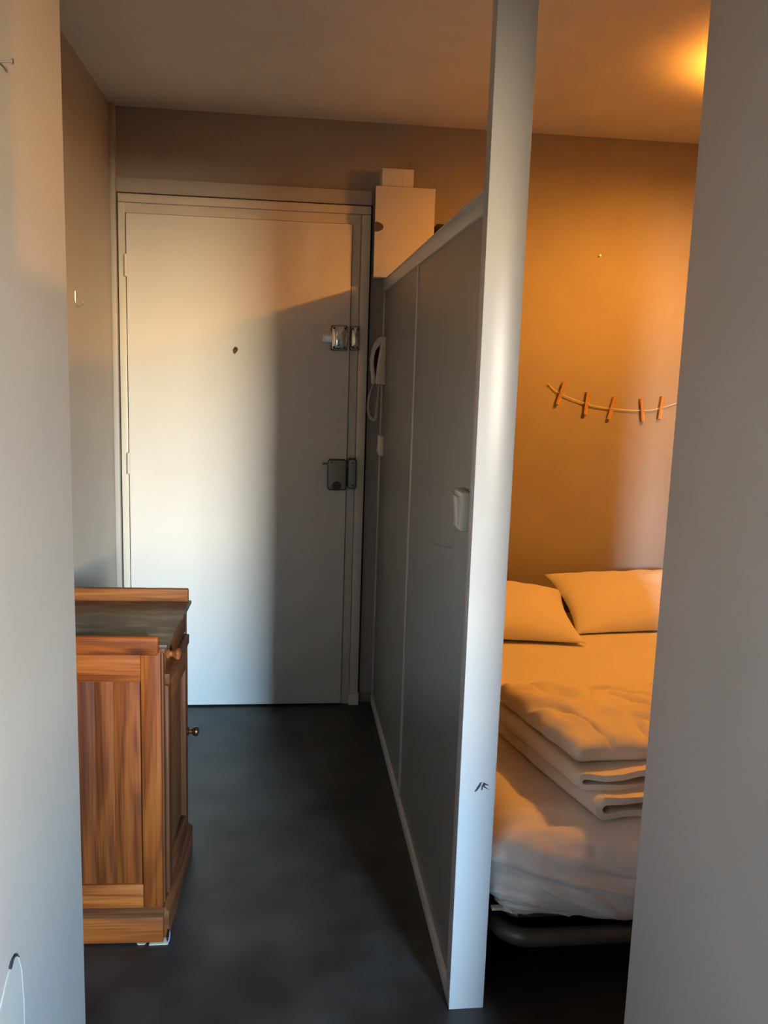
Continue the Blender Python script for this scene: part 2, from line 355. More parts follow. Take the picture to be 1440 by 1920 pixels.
# frame members: inner rebate strips set back, outer moulding proud
box('frame_strip', (DL - 0.006, D - 0.022, 2.048), (0.298, D - 0.001, 2.086), 'cream', door, bev=0.001, off=o)
box('frame_strip', (DR + 0.003, D - 0.022, 0.0), (0.298, D - 0.001, 2.048), 'cream', door, bev=0.001, off=o)
box('frame_strip', (-0.664, D - 0.026, 0.0), (DL - 0.005, D - 0.001, 2.086), 'cream', door, bev=0.001, off=o)
box('frame_moulding', (0.300, D - 0.030, 0.052), (0.338, D - 0.001, 2.086), 'cream', door, bev=0.004, off=o)
box('frame_moulding', (-0.664, D - 0.030, 2.087), (0.338, D - 0.001, 2.120), 'cream', door, bev=0.004, off=o)
box('plinth_block', (0.296, D - 0.042, 0.0), (0.341, D - 0.001, 0.052), 'cream', door, bev=0.002, off=o)
boxes('shadow_gap', [((0.338, D - 0.004, 0.0), (0.346, D - 0.0005, 2.126)), ((-0.664, D - 0.004, 2.1195), (0.346, D - 0.0005, 2.127)), ((DL - 0.005, D - 0.012, 0.0), (DL, D - 0.002, 2.048))], 'dark', door, off=o)
for zc in (1.845, 1.056, 0.25):
    hg = lathe('hinge', [(0.002, -0.045), (0.0065, -0.042), (0.0065, -0.001), (0.0052, 0.0), (0.0065, 0.001), (0.0065, 0.042), (0.002, 0.045)], 'z', (DL - 0.002, LF - 0.004, zc), 'cream', door, n=14, off=o)
pk = prism('peephole', [(-0.213, 1.517), (-0.206, 1.512), (-0.196, 1.524), (-0.193, 1.533), (-0.198, 1.541), (-0.207, 1.542), (-0.214, 1.530)], 'y', LF - 0.0025, LF, 'chip', door, bev=0.0008, off=o)
lathe('peephole_lens', [(0.0005, 0.0), (0.0042, 0.0), (0.0042, 0.0045), (0.0028, 0.005), (0.0005, 0.0035)], 'y', (-0.2005, LF, 1.534), 'oldbrass', pk, n=14, sign=-1, off=o)
# chrome deadbolt
db = dome('deadbolt', 0.187, 0.250, 1.543, 1.640, LF - 0.003, 0.026, 'chrome', door, off=o)
prism('back_plate', rrect(0.185, 0.252, 1.541, 1.642, 0.006), 'y', LF - 0.006, LF, 'lockdark', db, off=o)
box('bolt_bar', (0.150, LF - 0.016, 1.574), (0.262, LF - 0.002, 1.613), 'steel', db, bev=0.001, off=o)
lathe('thumb_turn', [(0.001, 0.034), (0.011, 0.034), (0.0135, 0.031), (0.0145, 0.02), (0.0145, 0.015)][::-1], 'y', (0.2185, LF, 1.594), 'steel', db, n=24, sign=-1, off=o)
for sx in (0.196, 0.241):
    for sz in (1.553, 1.630):
        lathe('screw', [(0.001, 0.010), (0.0048, 0.010), (0.0048, 0.0235), (0.001, 0.0245)], 'y', (sx, LF, sz), 'lockdark', db, n=10, sign=-1, off=o)
kp = dome('keeper', 0.265, 0.301, 1.546, 1.640, LF + 0.010, 0.034, 'chrome', door, off=o)
prism('back_plate', rrect(0.263, 0.303, 1.544, 1.642, 0.006), 'y', LF + 0.004, D - 0.02, 'lockdark', kp, off=o)
for sx in (0.273, 0.293):
    for sz in (1.556, 1.630):
        lathe('screw', [(0.001, 0.010), (0.0045, 0.010), (0.0045, 0.0205), (0.001, 0.0215)], 'y', (sx, LF, sz), 'lockdark', kp, n=10, sign=-1, off=o)
# grey-green rim lock
rl = prism('rim_lock', rrect(0.181, 0.262, 0.962, 1.092, 0.012), 'y', LF - 0.030, LF, 'lockdark', door, bev=0.003, off=o)
prism('cover_plate', rrect(0.185, 0.257, 0.967, 1.088, 0.009), 'y', LF - 0.0335, LF - 0.029, 'lockgrey', rl, bev=0.0015, off=o)
lathe('cylinder', [(0.019, 0.03), (0.019, 0.037), (0.016, 0.040), (0.008, 0.040), (0.008, 0.046), (0.001, 0.047)], 'y', (0.219, LF, 0.981), 'lockdark', rl, n=20, sign=-1, off=o)
tube('snib_lever', [(0.184, LF - 0.020, 1.073), (0.172, LF - 0.021, 1.073), (0.160, LF - 0.022, 1.073)], lambda t: 0.0035 + 0.0025 * t, 'brass', rl, n=10, off=o)
lathe('screw', [(0.001, 0.033), (0.004, 0.033), (0.004, 0.0355), (0.001, 0.036)], 'y', (0.196, LF, 1.080), 'lockdark', rl, n=10, sign=-1, off=o)
box('latch_bolt', (0.258, LF - 0.024, 1.060), (0.274, LF - 0.012, 1.066), 'chrome', rl, bev=0.001, off=o)
box('latch_bolt', (0.258, LF - 0.024, 1.072), (0.274, LF - 0.012, 1.078), 'chrome', rl, bev=0.001, off=o)
k2 = prism('lock_keeper', rrect(0.266, 0.303, 0.968, 1.096, 0.010), 'y', LF - 0.028, D - 0.02, 'lockdark', door, bev=0.003, off=o)
prism('cover_plate', rrect(0.270, 0.299, 0.973, 1.091, 0.008), 'y', LF - 0.0315, LF - 0.027, 'lockgrey', k2, bev=0.0015, off=o)
for sz in (0.984, 1.078):
    lathe('screw', [(0.001, 0.031), (0.004, 0.031), (0.004, 0.0335), (0.001, 0.034)], 'y', (0.287, LF, sz), 'lockdark', k2, n=10, sign=-1, off=o)

# ------------------------------------------------------------------ partition between hallway and bed
par = struct(root('wall_partition', (XP + 0.02, (YP + D) / 2, 0)), 'grey panelled partition between the hallway and the bed', 'partition')
o = par.location
TH = 0.035
box('panel', (XP + 0.006, YP + 0.03, 0.0), (XP + TH, 2.722, ZT - 0.01), 'panel', par, off=o)
box('panel', (XP + 0.006, 2.734, 0.0), (XP + TH, D, ZT - 0.01), 'panel', par, off=o)
box('batten', (XP + 0.001, 2.718, 0.036), (XP + 0.010, 2.738, ZT - 0.046), 'ptrim', par, bev=0.002, off=o)
box('batten', (XP + 0.001, D - 0.022, 0.036), (XP + 0.010, D, ZT - 0.046), 'ptrim', par, bev=0.002, off=o)
box('top_rail', (XP - 0.001, YP + 0.044, ZT - 0.046), (XP + TH + 0.012, D - 0.0, ZT - 0.004), 'ptrim', par, bev=0.001, off=o)
box('top_lip', (XP - 0.004, YP + 0.044, ZT - 0.004), (XP + TH + 0.014, D, ZT), 'ptrim', par, bev=0.001, off=o)
box('skirting', (XP - 0.003, YP + 0.044, 0.0), (XP + 0.010, D, 0.036), 'ptrim', par, bev=0.002, off=o)
post = box('post', (XP - 0.003, YP, 0.0), (0.479, YP + 0.044, H), 'post', par, bev=0.0025, off=o)
post['label'] = 'white floor-to-ceiling post at the near end'
# black scuff on the post, faint scuffs on the panel
prism('scuff_mark', [(0.431, 0.541), (0.435, 0.549), (0.4425, 0.5625), (0.4475, 0.5655), (0.444, 0.554), (0.437, 0.544)], 'y', YP - 0.0008, YP + 0.001, 'scuff', par, off=o)
prism('scuff_mark', [(0.4460, 0.545), (0.4475, 0.556), (0.451, 0.5635), (0.461, 0.5585), (0.4635, 0.5555), (0.455, 0.5575), (0.4535, 0.5555), (0.459, 0.5500), (0.4655, 0.5455), (0.455, 0.5500), (0.4505, 0.5535), (0.449, 0.546)], 'y', YP - 0.0008, YP + 0.001, 'scuff', par, off=o)
prism('scuff_mark', [(2.02, 1.046), (2.06, 1.040), (2.10, 1.032), (2.10, 1.029), (2.06, 1.036), (2.02, 1.043)], 'x', XP + 0.0052, XP + 0.008, 'greyscuff', par, off=o)
prism('scuff_mark', [(2.15, 1.024), (2.25, 1.010), (2.33, 1.003), (2.33, 1.001), (2.25, 1.007), (2.15, 1.021)], 'x', XP + 0.0052, XP + 0.008, 'greyscuff', par, off=o)

# light switch by the post
sw = tag(root('light_switch', (XP, 1.882, 1.16)), 'white rocker switch plate on the partition beside the white post', 'switch')
o = sw.location
box('plate', (XP - 0.014, 1.842, 1.117), (XP + 0.006, 1.922, 1.205), 'plastic', sw, bev=0.005, seg=3, off=o)
prism('rocker', [(XP - 0.012, 1.128), (XP - 0.016, 1.128), (XP - 0.022, 1.192), (XP - 0.012, 1.192)], 'y', 1.860, 1.904, 'plastic', sw, bev=0.001, off=o)
# second switch at the far end
sw = tag(root('light_switch', (XP, 3.575, 1.155)), 'small white switch on the partition below the intercom phone', 'switch')
o = sw.location
box('plate', (XP - 0.012, 3.535, 1.118), (XP + 0.006, 3.615, 1.198), 'plastic', sw, bev=0.003, off=o)
prism('rocker', [(XP - 0.011, 1.133), (XP - 0.017, 1.133), (XP - 0.013, 1.183), (XP - 0.011, 1.183)], 'y', 3.553, 3.597, 'plastic', sw, bev=0.0008, off=o)

# ------------------------------------------------------------------ intercom phone on the partition
ph = tag(root('intercom_phone', (XP, 3.59, 1.40)), 'ivory intercom handset hanging on the partition beside the door', 'intercom')
o = ph.location
prism('base', [(XP + 0.006, 1.408), (XP - 0.030, 1.410), (XP - 0.034, 1.418), (XP - 0.026, 1.50), (XP - 0.014, 1.585), (XP - 0.004, 1.602), (XP + 0.006, 1.603)], 'y', 3.555, 3.625, 'ivory', ph, bev=0.004, seg=3, off=o)
lathe('screw_hole', [(0.0005, 0.0), (0.0022, 0.0), (0.0022, 0.001), (0.0005, 0.001)], 'y', (XP - 0.006, 3.5551, 1.548), 'dark', ph, n=10, sign=-1, off=o)
box('cavity_shade', (XP - 0.040, 3.576, 1.43), (XP - 0.014, 3.604, 1.56), 'dark', ph, off=o)  # dark block added to paint the shade inside the handset cavity
outer = [(-0.036, 1.409), (-0.047, 1.411), (-0.048, 1.440), (-0.053, 1.475), (-0.055, 1.505), (-0.050, 1.545), (-0.040, 1.575), (-0.026, 1.597), (-0.014, 1.602), (-0.008, 1.598)]
inner = [(-0.014, 1.575), (-0.026, 1.558), (-0.036, 1.542), (-0.040, 1.520), (-0.041, 1.490), (-0.037, 1.460), (-0.034, 1.436)]
prism('handset', [(XP + a, b) for a, b in outer + inner], 'y', 3.566, 3.612, 'ivory', ph, bev=0.004, seg=3, off=o)
cpts = smoothpath([(XP - 0.041, 3.59, 1.412), (XP - 0.046, 3.59, 1.39), (XP - 0.056, 3.59, 1.355), (XP - 0.058, 3.59, 1.31), (XP - 0.052, 3.59, 1.278), (XP - 0.036, 3.59, 1.262), (XP - 0.026, 3.592, 1.268), (XP - 0.022, 3.595, 1.31), (XP - 0.018, 3.597, 1.36), (XP - 0.014, 3.60, 1.412)], 30)
coil = []
for i, p in enumerate(cpts):
    t = i / (len(cpts) - 1)
    amp = 0.0048 * min(1, max(0, (t - 0.12) * 8)) * min(1, max(0, (0.90 - t) * 8))
    tg = (cpts[min(i + 1, len(cpts) - 1)] - cpts[max(i - 1, 0)]).normalized()
    s = tg.cross(Vector((0, 1, 0))).normalized(); a = i * 1.25
    coil.append(p + amp * (math.cos(a) * s + math.sin(a) * Vector((0, 1, 0))))
tube('cord', coil, 0.0019, 'ivory', ph, n=6, off=o)

# ------------------------------------------------------------------ fuse box over the partition, duct above
fb = tag(root('fuse_box', (0.46, D, ZT)), 'glossy white fuse box on the wall above the partition end', 'fuse box')
o = fb.location
FY = D - 0.105
box('body', (0.351, FY + 0.020, ZT + 0.001), (0.581, D - 0.0005, 2.179), 'boxlid', fb, bev=0.003, off=o)
lid = box('lid', (0.346, FY, ZT + 0.001), (0.586, FY + 0.022, 2.187), 'boxlid', fb, bev=0.003, seg=3, off=o)
prism('finger_pull', ellipse(0.347, 2.030, 0.034, 0.019, 20, -90, 90), 'y', FY - 0.001, FY + 0.003, 'plum', lid, off=o)
cd = tag(root('cable_duct', (0.433, D, 2.187)), 'short white cable duct on top of the fuse box', 'duct')
o = cd.location
box('duct_cover', (0.371, D - 0.098, 2.188), (0.497, D - 0.0005, 2.256), 'plastic', cd, bev=0.002, off=o)
box('cover_seam', (0.454, D - 0.0992, 2.190), (0.4555, D - 0.097, 2.254), 'ivory', cd, off=o)
jb = tag(root('junction_box', (0.62, D, 1.90)), 'dark brown box on the wall just right of the fuse box', 'box')
o = jb.location
box('casing', (0.597, D - 0.09, 1.86), (0.72, D - 0.0005, 2.056), 'browncloth', jb, bev=0.006, off=o)
box('cover', (0.603, D - 0.098, 1.866), (0.714, D - 0.088, 2.050), 'browncloth', jb, bev=0.003, off=o)

# ------------------------------------------------------------------ wall hook in the entry
hk = tag(root('wall_hook', (XE, 3.0, 1.66)), 'small curved wire hook on the hallway wall left of the door', 'hook')
o = hk.location
tube('wire', smoothpath([(XE - 0.002, 3.0, 1.690), (XE + 0.004, 3.0, 1.689), (XE + 0.004, 3.0, 1.665), (XE + 0.006, 3.0, 1.648), (XE + 0.016, 3.0, 1.639), (XE + 0.027, 3.0, 1.645), (XE + 0.031, 3.0, 1.657)], 8), 0.0018, 'chrome', hk, n=8, off=o)
lathe('tip', [(0.0003, -0.003), (0.0025, -0.0018), (0.003, 0), (0.0025, 0.0018), (0.0003, 0.003)], 'z', (XE + 0.031, 3.0, 1.658), 'chrome', hk, n=10, off=o)

# ------------------------------------------------------------------ pine cabinet
cab = tag(root('pine_cabinet', (-0.290, 2.062, 0.004), math.radians(-2.1)), 'orange pine washstand cabinet with a dark worn top against the hallway wall', 'cabinet')
# local axes: x right (0 = front face), y away from camera (0 = near side), z up
CW, CDp, CH = 0.425, 0.375, 0.772
def cb(name, a, b, m, parent=None, bev=0.002, seg=2): return box(name, a, b, m, parent or cab, bev=bev, seg=seg)
# near side: stiles, rails and recessed boards
cb('stile', (-0.052, 0.010, 0.080), (-0.004, 0.032, CH), 'pine_v')
cb('stile', (-CDp, 0.010, 0.080), (-CDp + 0.048, 0.032, CH), 'pine_v')
cb('rail', (-CDp + 0.048, 0.010, 0.688), (-0.052, 0.032, CH), 'pine_x')
cb('rail', (-CDp + 0.048, 0.010, 0.080), (-0.052, 0.032, 0.148), 'pine_x')
xs = [-CDp + 0.049, -0.245, -0.165, -0.120, -0.053]
for i, (a, b) in enumerate(zip(xs, xs[1:])):
    cb('board', (a + 0.0002, 0.019, 0.147), (b - 0.0002, 0.028, 0.690), 'pine_panel', bev=0.0004)
cb('far_side', (-CDp, CW - 0.022, 0.080), (-0.004, CW, CH), 'pine_v')
cb('back_panel', (-CDp, 0.032, 0.080), (-CDp + 0.012, CW - 0.022, CH), 'pine_panel')
cb('bottom_board', (-CDp + 0.012, 0.032, 0.080), (-0.030, CW - 0.022, 0.098), 'pine_x')
# base plinth
cb('plinth', (-CDp, -0.010, 0.0), (0.0, 0.018, 0.070), 'pine_x', bev=0.002)
prism('plinth', [(-0.016, 0.0), (0.012, 0.0), (0.012, 0.072), (0.000, 0.084), (-0.016, 0.084)], 'y', 0.010, CW + 0.012, 'pine_y', cab, bev=0.001)
cb('plinth', (-CDp, CW - 0.010, 0.0), (-0.016, CW + 0.010, 0.074), 'pine_x', bev=0.003)
prism('base_moulding', [(-0.010, 0.070), (0.018, 0.070), (0.018, 0.086), (0.009, 0.086), (-0.008, 0.072)], 'x', -CDp, 0.0, 'pine_m', cab)
# front: posts, drawer, rail, door
cb('front_stile', (-0.024, 0.032, 0.084), (-0.001, 0.058, CH), 'pine_vf')
cb('front_stile', (-0.024, CW - 0.030, 0.084), (-0.001, CW, CH), 'pine_vf')
dr = cb('drawer', (-0.024, 0.060, 0.700), (0.000, CW - 0.032, CH - 0.004), 'pine_y')
kn = [(0.012, 0.0), (0.013, 0.004), (0.008, 0.007), (0.0075, 0.014), (0.013, 0.020), (0.0155, 0.026), (0.0135, 0.031), (0.006, 0.034), (0.0005, 0.0345)]
k1 = lathe('knob', kn, 'x', (0.0, 0.085, 0.736), 'pine_lip', dr, n=22); k1['label'] = 'turned golden-brown knob'
cb('drawer_rail', (-0.024, 0.058, 0.664), (0.010, CW - 0.030, 0.692), 'pine_y')
dd = cb('door', (-0.020, 0.062, 0.092), (-0.008, CW - 0.034, 0.660), 'pine_vf')
cb('door_stile', (-0.010, 0.062, 0.092), (0.006, 0.105, 0.660), 'pine_vf', dd)
cb('door_stile', (-0.010, CW - 0.078, 0.092), (0.006, CW - 0.034, 0.660), 'pine_vf', dd)
cb('door_rail', (-0.010, 0.105, 0.600), (0.006, CW - 0.078, 0.660), 'pine_y', dd)
cb('door_rail', (-0.010, 0.105, 0.092), (0.006, CW - 0.078, 0.155), 'pine_y', dd)
k2 = lathe('knob', [(r * 0.95, h) for r, h in kn], 'x', (0.006, CW - 0.055, 0.405), 'oldbrass', dd, n=22); k2['label'] = 'dark brass knob'
# top slab and end lips
cb('top_slab', (-CDp, 0.012, CH), (0.012, CW + 0.006, CH + 0.010), 'slate', bev=0.002)
cb('top_edging', (-CDp, 0.014, CH - 0.012), (0.006, CW + 0.002, CH), 'pine_y', bev=0.001)
cb('end_lip', (-CDp, -0.006, CH - 0.012), (-0.006, 0.016, CH + 0.034), 'pine_x', bev=0.006, seg=3)
cb('end_lip', (-CDp, CW - 0.010, CH + 0.008), (0.004, CW + 0.010, CH + 0.046), 'pine_lip', bev=0.004, seg=3)
# folded card wedged under the front corner
sh = tag(root('card_wedge', (-0.31, 2.06, 0.0)), 'folded pale card wedged under the near corner of the cabinet', 'card')
o = sh.location
box('card', (-0.325, 2.048, 0.0), (-0.278, 2.115, 0.0036), 'paper', sh, bev=0.0005, off=o)
prism('blue_flap', [(-0.280, 0.003), (-0.276, 0.014), (-0.274, 0.034), (-0.2725, 0.026), (-0.274, 0.010), (-0.277, 0.002)], 'y', 2.052, 2.060, 'bluepaper', sh, off=o)
pp = tag(prism('paper_scrap', [(-0.352, 0.0), (-0.338, 0.0), (-0.332, 0.0036), (-0.344, 0.0025), (-0.356, 0.0036)], 'y', 2.052, 2.075, 'paper'), 'tiny white paper scrap poking out from under the cabinet', 'paper')

# ------------------------------------------------------------------ bed
BX0, BX1, BY0, BY1, BZ = 0.488, 1.90, 1.745, 3.63, 0.445
bed = tag(root('bed', ((BX0 + BX1) / 2, (BY0 + BY1) / 2, 0)), 'double bed on a dark bent-tube frame in the alcove', 'bed')
o = bed.location
ZF = 0.178; RT = 0.021
path = []
def arc(cx, cy, r, a0, a1, n=8): return [(cx + r * math.cos(math.radians(a0 + (a1 - a0) * i / n)), cy + r * math.sin(math.radians(a0 + (a1 - a0) * i / n)), ZF) for i in range(n + 1)]
x0, x1, y0, y1, rr = BX0 + 0.025, BX1 - 0.02, BY0 + 0.022, BY1 - 0.03, 0.075
path = arc(x0 + rr, y0 + rr, rr, 180, 270) + arc(x1 - rr, y0 + rr, rr, 270, 360) + arc(x1 - rr, y1 - rr, rr, 0, 90) + arc(x0 + rr, y1 - rr, rr, 90, 180)
tube('tube_frame', path, RT, 'tube', bed, n=14, closed=True, off=o)
for k in range(9):
    yy = y0 + 0.12 + k * (y1 - y0 - 0.24) / 8
    box('slat', (x0 + 0.0, yy - 0.03, ZF + 0.012), (x1, yy + 0.03, ZF + 0.024), 'pine_x', bed, bev=0.002, off=o)
for lx in (x0, x1):
    for ly in (y0 + 0.45, y1 - 0.35):
        tube('leg', [(lx, ly, ZF), (lx, ly, 0.0)], 0.016, 'tube', bed, n=12, off=o)
box('mattress', (BX0 + 0.03, BY0 + 0.035, ZF + 0.024), (BX1 - 0.03, BY1 - 0.02, BZ - 0.03), 'mattress', bed, bev=0.04, seg=4, off=o)
box('webbing', (BX0 + 0.004, BY0 + 0.045, ZF + 0.056), (BX0 + 0.07, BY0 + 0.06, ZF + 0.063), 'paper', bed, bev=0.002, off=o)

# fitted sheet: open-bottomed rounded shell with creases
def make_sheet():
    bm = bmesh.new()
    def prof(s, n_top, lo, hi, z_low, R):
        pass
    R = 0.085
    # plan position parameters: extend beyond the edges to hang down the sides
    def axis_samples(lo, hi, n, hang, nh, seg=7):
        out = []   # (pos, drop, outward 0..1)
        for i in range(nh): out.append((lo, hang - (hang - R) * i / nh, -1))
        for i in range(seg): 
            a = PI / 2 * i / seg; out.append((lo + R - R * math.cos(a), R - R * math.sin(a), -math.cos(a)))
        for i in range(n + 1): out.append((lo + R + (hi - lo - 2 * R) * i / n, 0.0, 0))
        for i in range(1, seg + 1):
            a = PI / 2 * i / seg; out.append((hi - R + R * math.sin(a), R - R * math.cos(a), math.sin(a)))
        for i in range(1, nh + 1): out.append((hi, R + (hang - R) * i / nh, 1))
        return out
    HANG = BZ - 0.222
    ax = axis_samples(BX0, BX1, 150, HANG, 26, 10); ay = axis_samples(BY0, BY1, 170, HANG, 26, 10)
    grid = []
    for (x, dx, ox) in ax:
        row = []
        for (y, dy, oy) in ay:
            d = max(dx, dy)
            # round the plan corners
            px, py = x, y
            rc = 0.10
            for cx, sx in ((BX0 + rc, -1), (BX1 - rc, 1)):
                for cy, sy in ((BY0 + rc, -1), (BY1 - rc, 1)):
                    if (px - cx) * sx > 0 and (py - cy) * sy > 0:
                        ux, uy = (px - cx) * sx / rc, (py - cy) * sy / rc
                        nx = ux * math.sqrt(max(0, 1 - uy * uy / 2)); ny = uy * math.sqrt(max(0, 1 - ux * ux / 2))
                        px, py = cx + sx * rc * nx, cy + sy * rc * ny
            z = BZ - d
            hangf = min(1.0, d / HANG)
            n = Vector((ox if dx >= dy - 1e-9 else 0, oy if dy >= dx - 1e-9 else 0, 0))
            if n.length > 0: n.normalize()
            # gentle top creases running across, slack near the foot
            if d < 0.06:
                z += 0.004 * noise.noise(Vector((px * 2.0, py * 5.0, 1.0))) 
                foot = max(0.0, 1 - (py - BY0) / 0.30)
                z += foot * (0.008 * noise.noise(Vector((px * 3.0 + py * 3, py * 16.0 - px * 4.0, 3.0))) - 0.010 * max(0, 0.14 - abs(noise.noise(Vector((px * 2.2, py * 13 + px * 2.5, 6.0))))) / 0.14)
            # drape folds: diagonals fanning from the corner
            if d > 0.02:
                ph_ = (px - BX0) * 1.0 + (py - BY0) * 1.3
                f1 = noise.noise(Vector((ph_ * 7 + z * 9, z * 5, 5.0)))
                f2 = noise.noise(Vector((ph_ * 5 - z * 14, z * 10 + ph_ * 3, 9.0)))
                f3 = abs(noise.noise(Vector((ph_ * 6 + z * 22, 2.0, z * 3))))
                f4 = abs(noise.noise(Vector((ph_ * 3.5 + 1.3, z * 17 + ph_ * 7, 12.0))))
                w = 0.007 * f1 + 0.008 * f2 - 0.013 * max(0, 0.18 - f3) / 0.18 + 0.012 * max(0, 0.15 - f4) / 0.15 - 0.005
                w *= min(1.0, (1.15 - hangf) / 0.35)
                px += n.x * w * (0.4 + hangf); py += n.y * w * (0.4 + hangf)
                bul = 0.012 * math.sin(PI * min(1, d / HANG))
                px += n.x * bul; py += n.y * bul
                # hem tucks in and waves
                tuck = max(0.0, hangf - 0.75) / 0.25
                px -= n.x * 0.03 * tuck ** 2; py -= n.y * 0.03 * tuck ** 2
                z += hangf * (0.014 * noise.noise(Vector((px * 6, py * 6, 4.0))) - 0.012 * max(0, (px - BX0) / 0.4 - 0.3 if px < 1.3 else 0.8))
            row.append(bm.verts.new((px, py, z)))
        grid.append(row)
    for i in range(len(grid) - 1):
        for j in range(len(grid[0]) - 1):
            bm.faces.new((grid[i][j], grid[i + 1][j], grid[i + 1][j + 1], grid[i][j + 1]))
    bmesh.ops.remove_doubles(bm, verts=bm.verts[:], dist=1e-5)
    ob = finish(bm, 'bed_sheet', 'sheet', None, smooth=0)
    for p in ob.data.polygons: p.use_smooth = True
    md = ob.modifiers.new('thickness', 'SOLIDIFY'); md.thickness = 0.003; md.offset = -1
    return ob
tag(make_sheet(), 'white fitted sheet creased over the mattress, hanging at the foot', 'bed sheet')

# pillows
def pillow(name, loc, size, rot, seed, label):
    bm = bmesh.new(); n = 44
    sx, sy, sz = size
    top, bot = [], []
    for i in range(n + 1):
        rt, rb = [], []
        for j in range(n + 1):
            u = -1 + 2 * i / n; v = -1 + 2 * j / n
            e = (1 - abs(u) ** 2.3) * (1 - abs(v) ** 2.3)
            h_ = max(0.0, e) ** 0.56
            # pinched outline: edges bow in between pointed corners
            bx = 1 - 0.075 * (1 - v * v) ; by = 1 - 0.10 * (1 - u * u)
            x = u * sx * (bx if abs(u) > 0 else 1); y = v * sy * by
            x = u * sx * (1 - 0.075 * (1 - v * v) * abs(u)); y = v * sy * (1 - 0.10 * (1 - u * u) * abs(v))
            edge = max(abs(u), abs(v))
            wr = 0.010 * noise.noise(Vector((u * 2.2 + seed, v * 2.2, 1))) + 0.012 * edge ** 3 * noise.noise(Vector((u * 7 + seed, v * 7, 2)))
            ang = math.atan2(v, u)
            wr += 0.006 * edge ** 2 * math.sin(ang * 17 + seed + 4 * noise.noise(Vector((u * 3, v * 3, seed))))
            z = sz * h_
            sag = -0.02 * (abs(u) ** 2)
            rt.append(bm.verts.new((x, y, z * 1.1 + wr * h_ + sag * 0 + 0.002)))
            rb.append(bm.verts.new((x, y, -z * 0.75 + wr * 0.4 * h_ - 0.002)))
        top.append(rt); bot.append(rb)
    for i in range(n):
        for j in range(n):
            bm.faces.new((top[i][j], top[i + 1][j], top[i + 1][j + 1], top[i][j + 1]))
            bm.faces.new((bot[i][j], bot[i][j + 1], bot[i + 1][j + 1], bot[i + 1][j]))
    for i in range(n):
        for a, b in (((i, 0), (i + 1, 0)), ((i, n), (i + 1, n)), ((0, i), (0, i + 1)), ((n, i), (n, i + 1))):
            bm.faces.new((top[a[0]][a[1]], top[b[0]][b[1]], bot[b[0]][b[1]], bot[a[0]][a[1]]))
    ob = finish(bm, name, 'pillow', None, smooth=0)
    for p in ob.data.polygons: p.use_smooth = True
    ob.location = loc; ob.rotation_euler = rot
    return tag(ob, label, 'pillow', 'pillows at the head of the bed')
pillow('pillow', (0.815, 3.330, 0.522), (0.36, 0.235, 0.078), (math.radians(11), math.radians(2), math.radians(-5)), 1.3, 'white pillow next to the post, lying in front of the other pillow')
pillow('pillow', (1.545, 3.435, 0.534), (0.39, 0.215, 0.074), (math.radians(20), math.radians(-1), math.radians(2)), 6.1, 'white pillow farther right, leaning against the back wall')

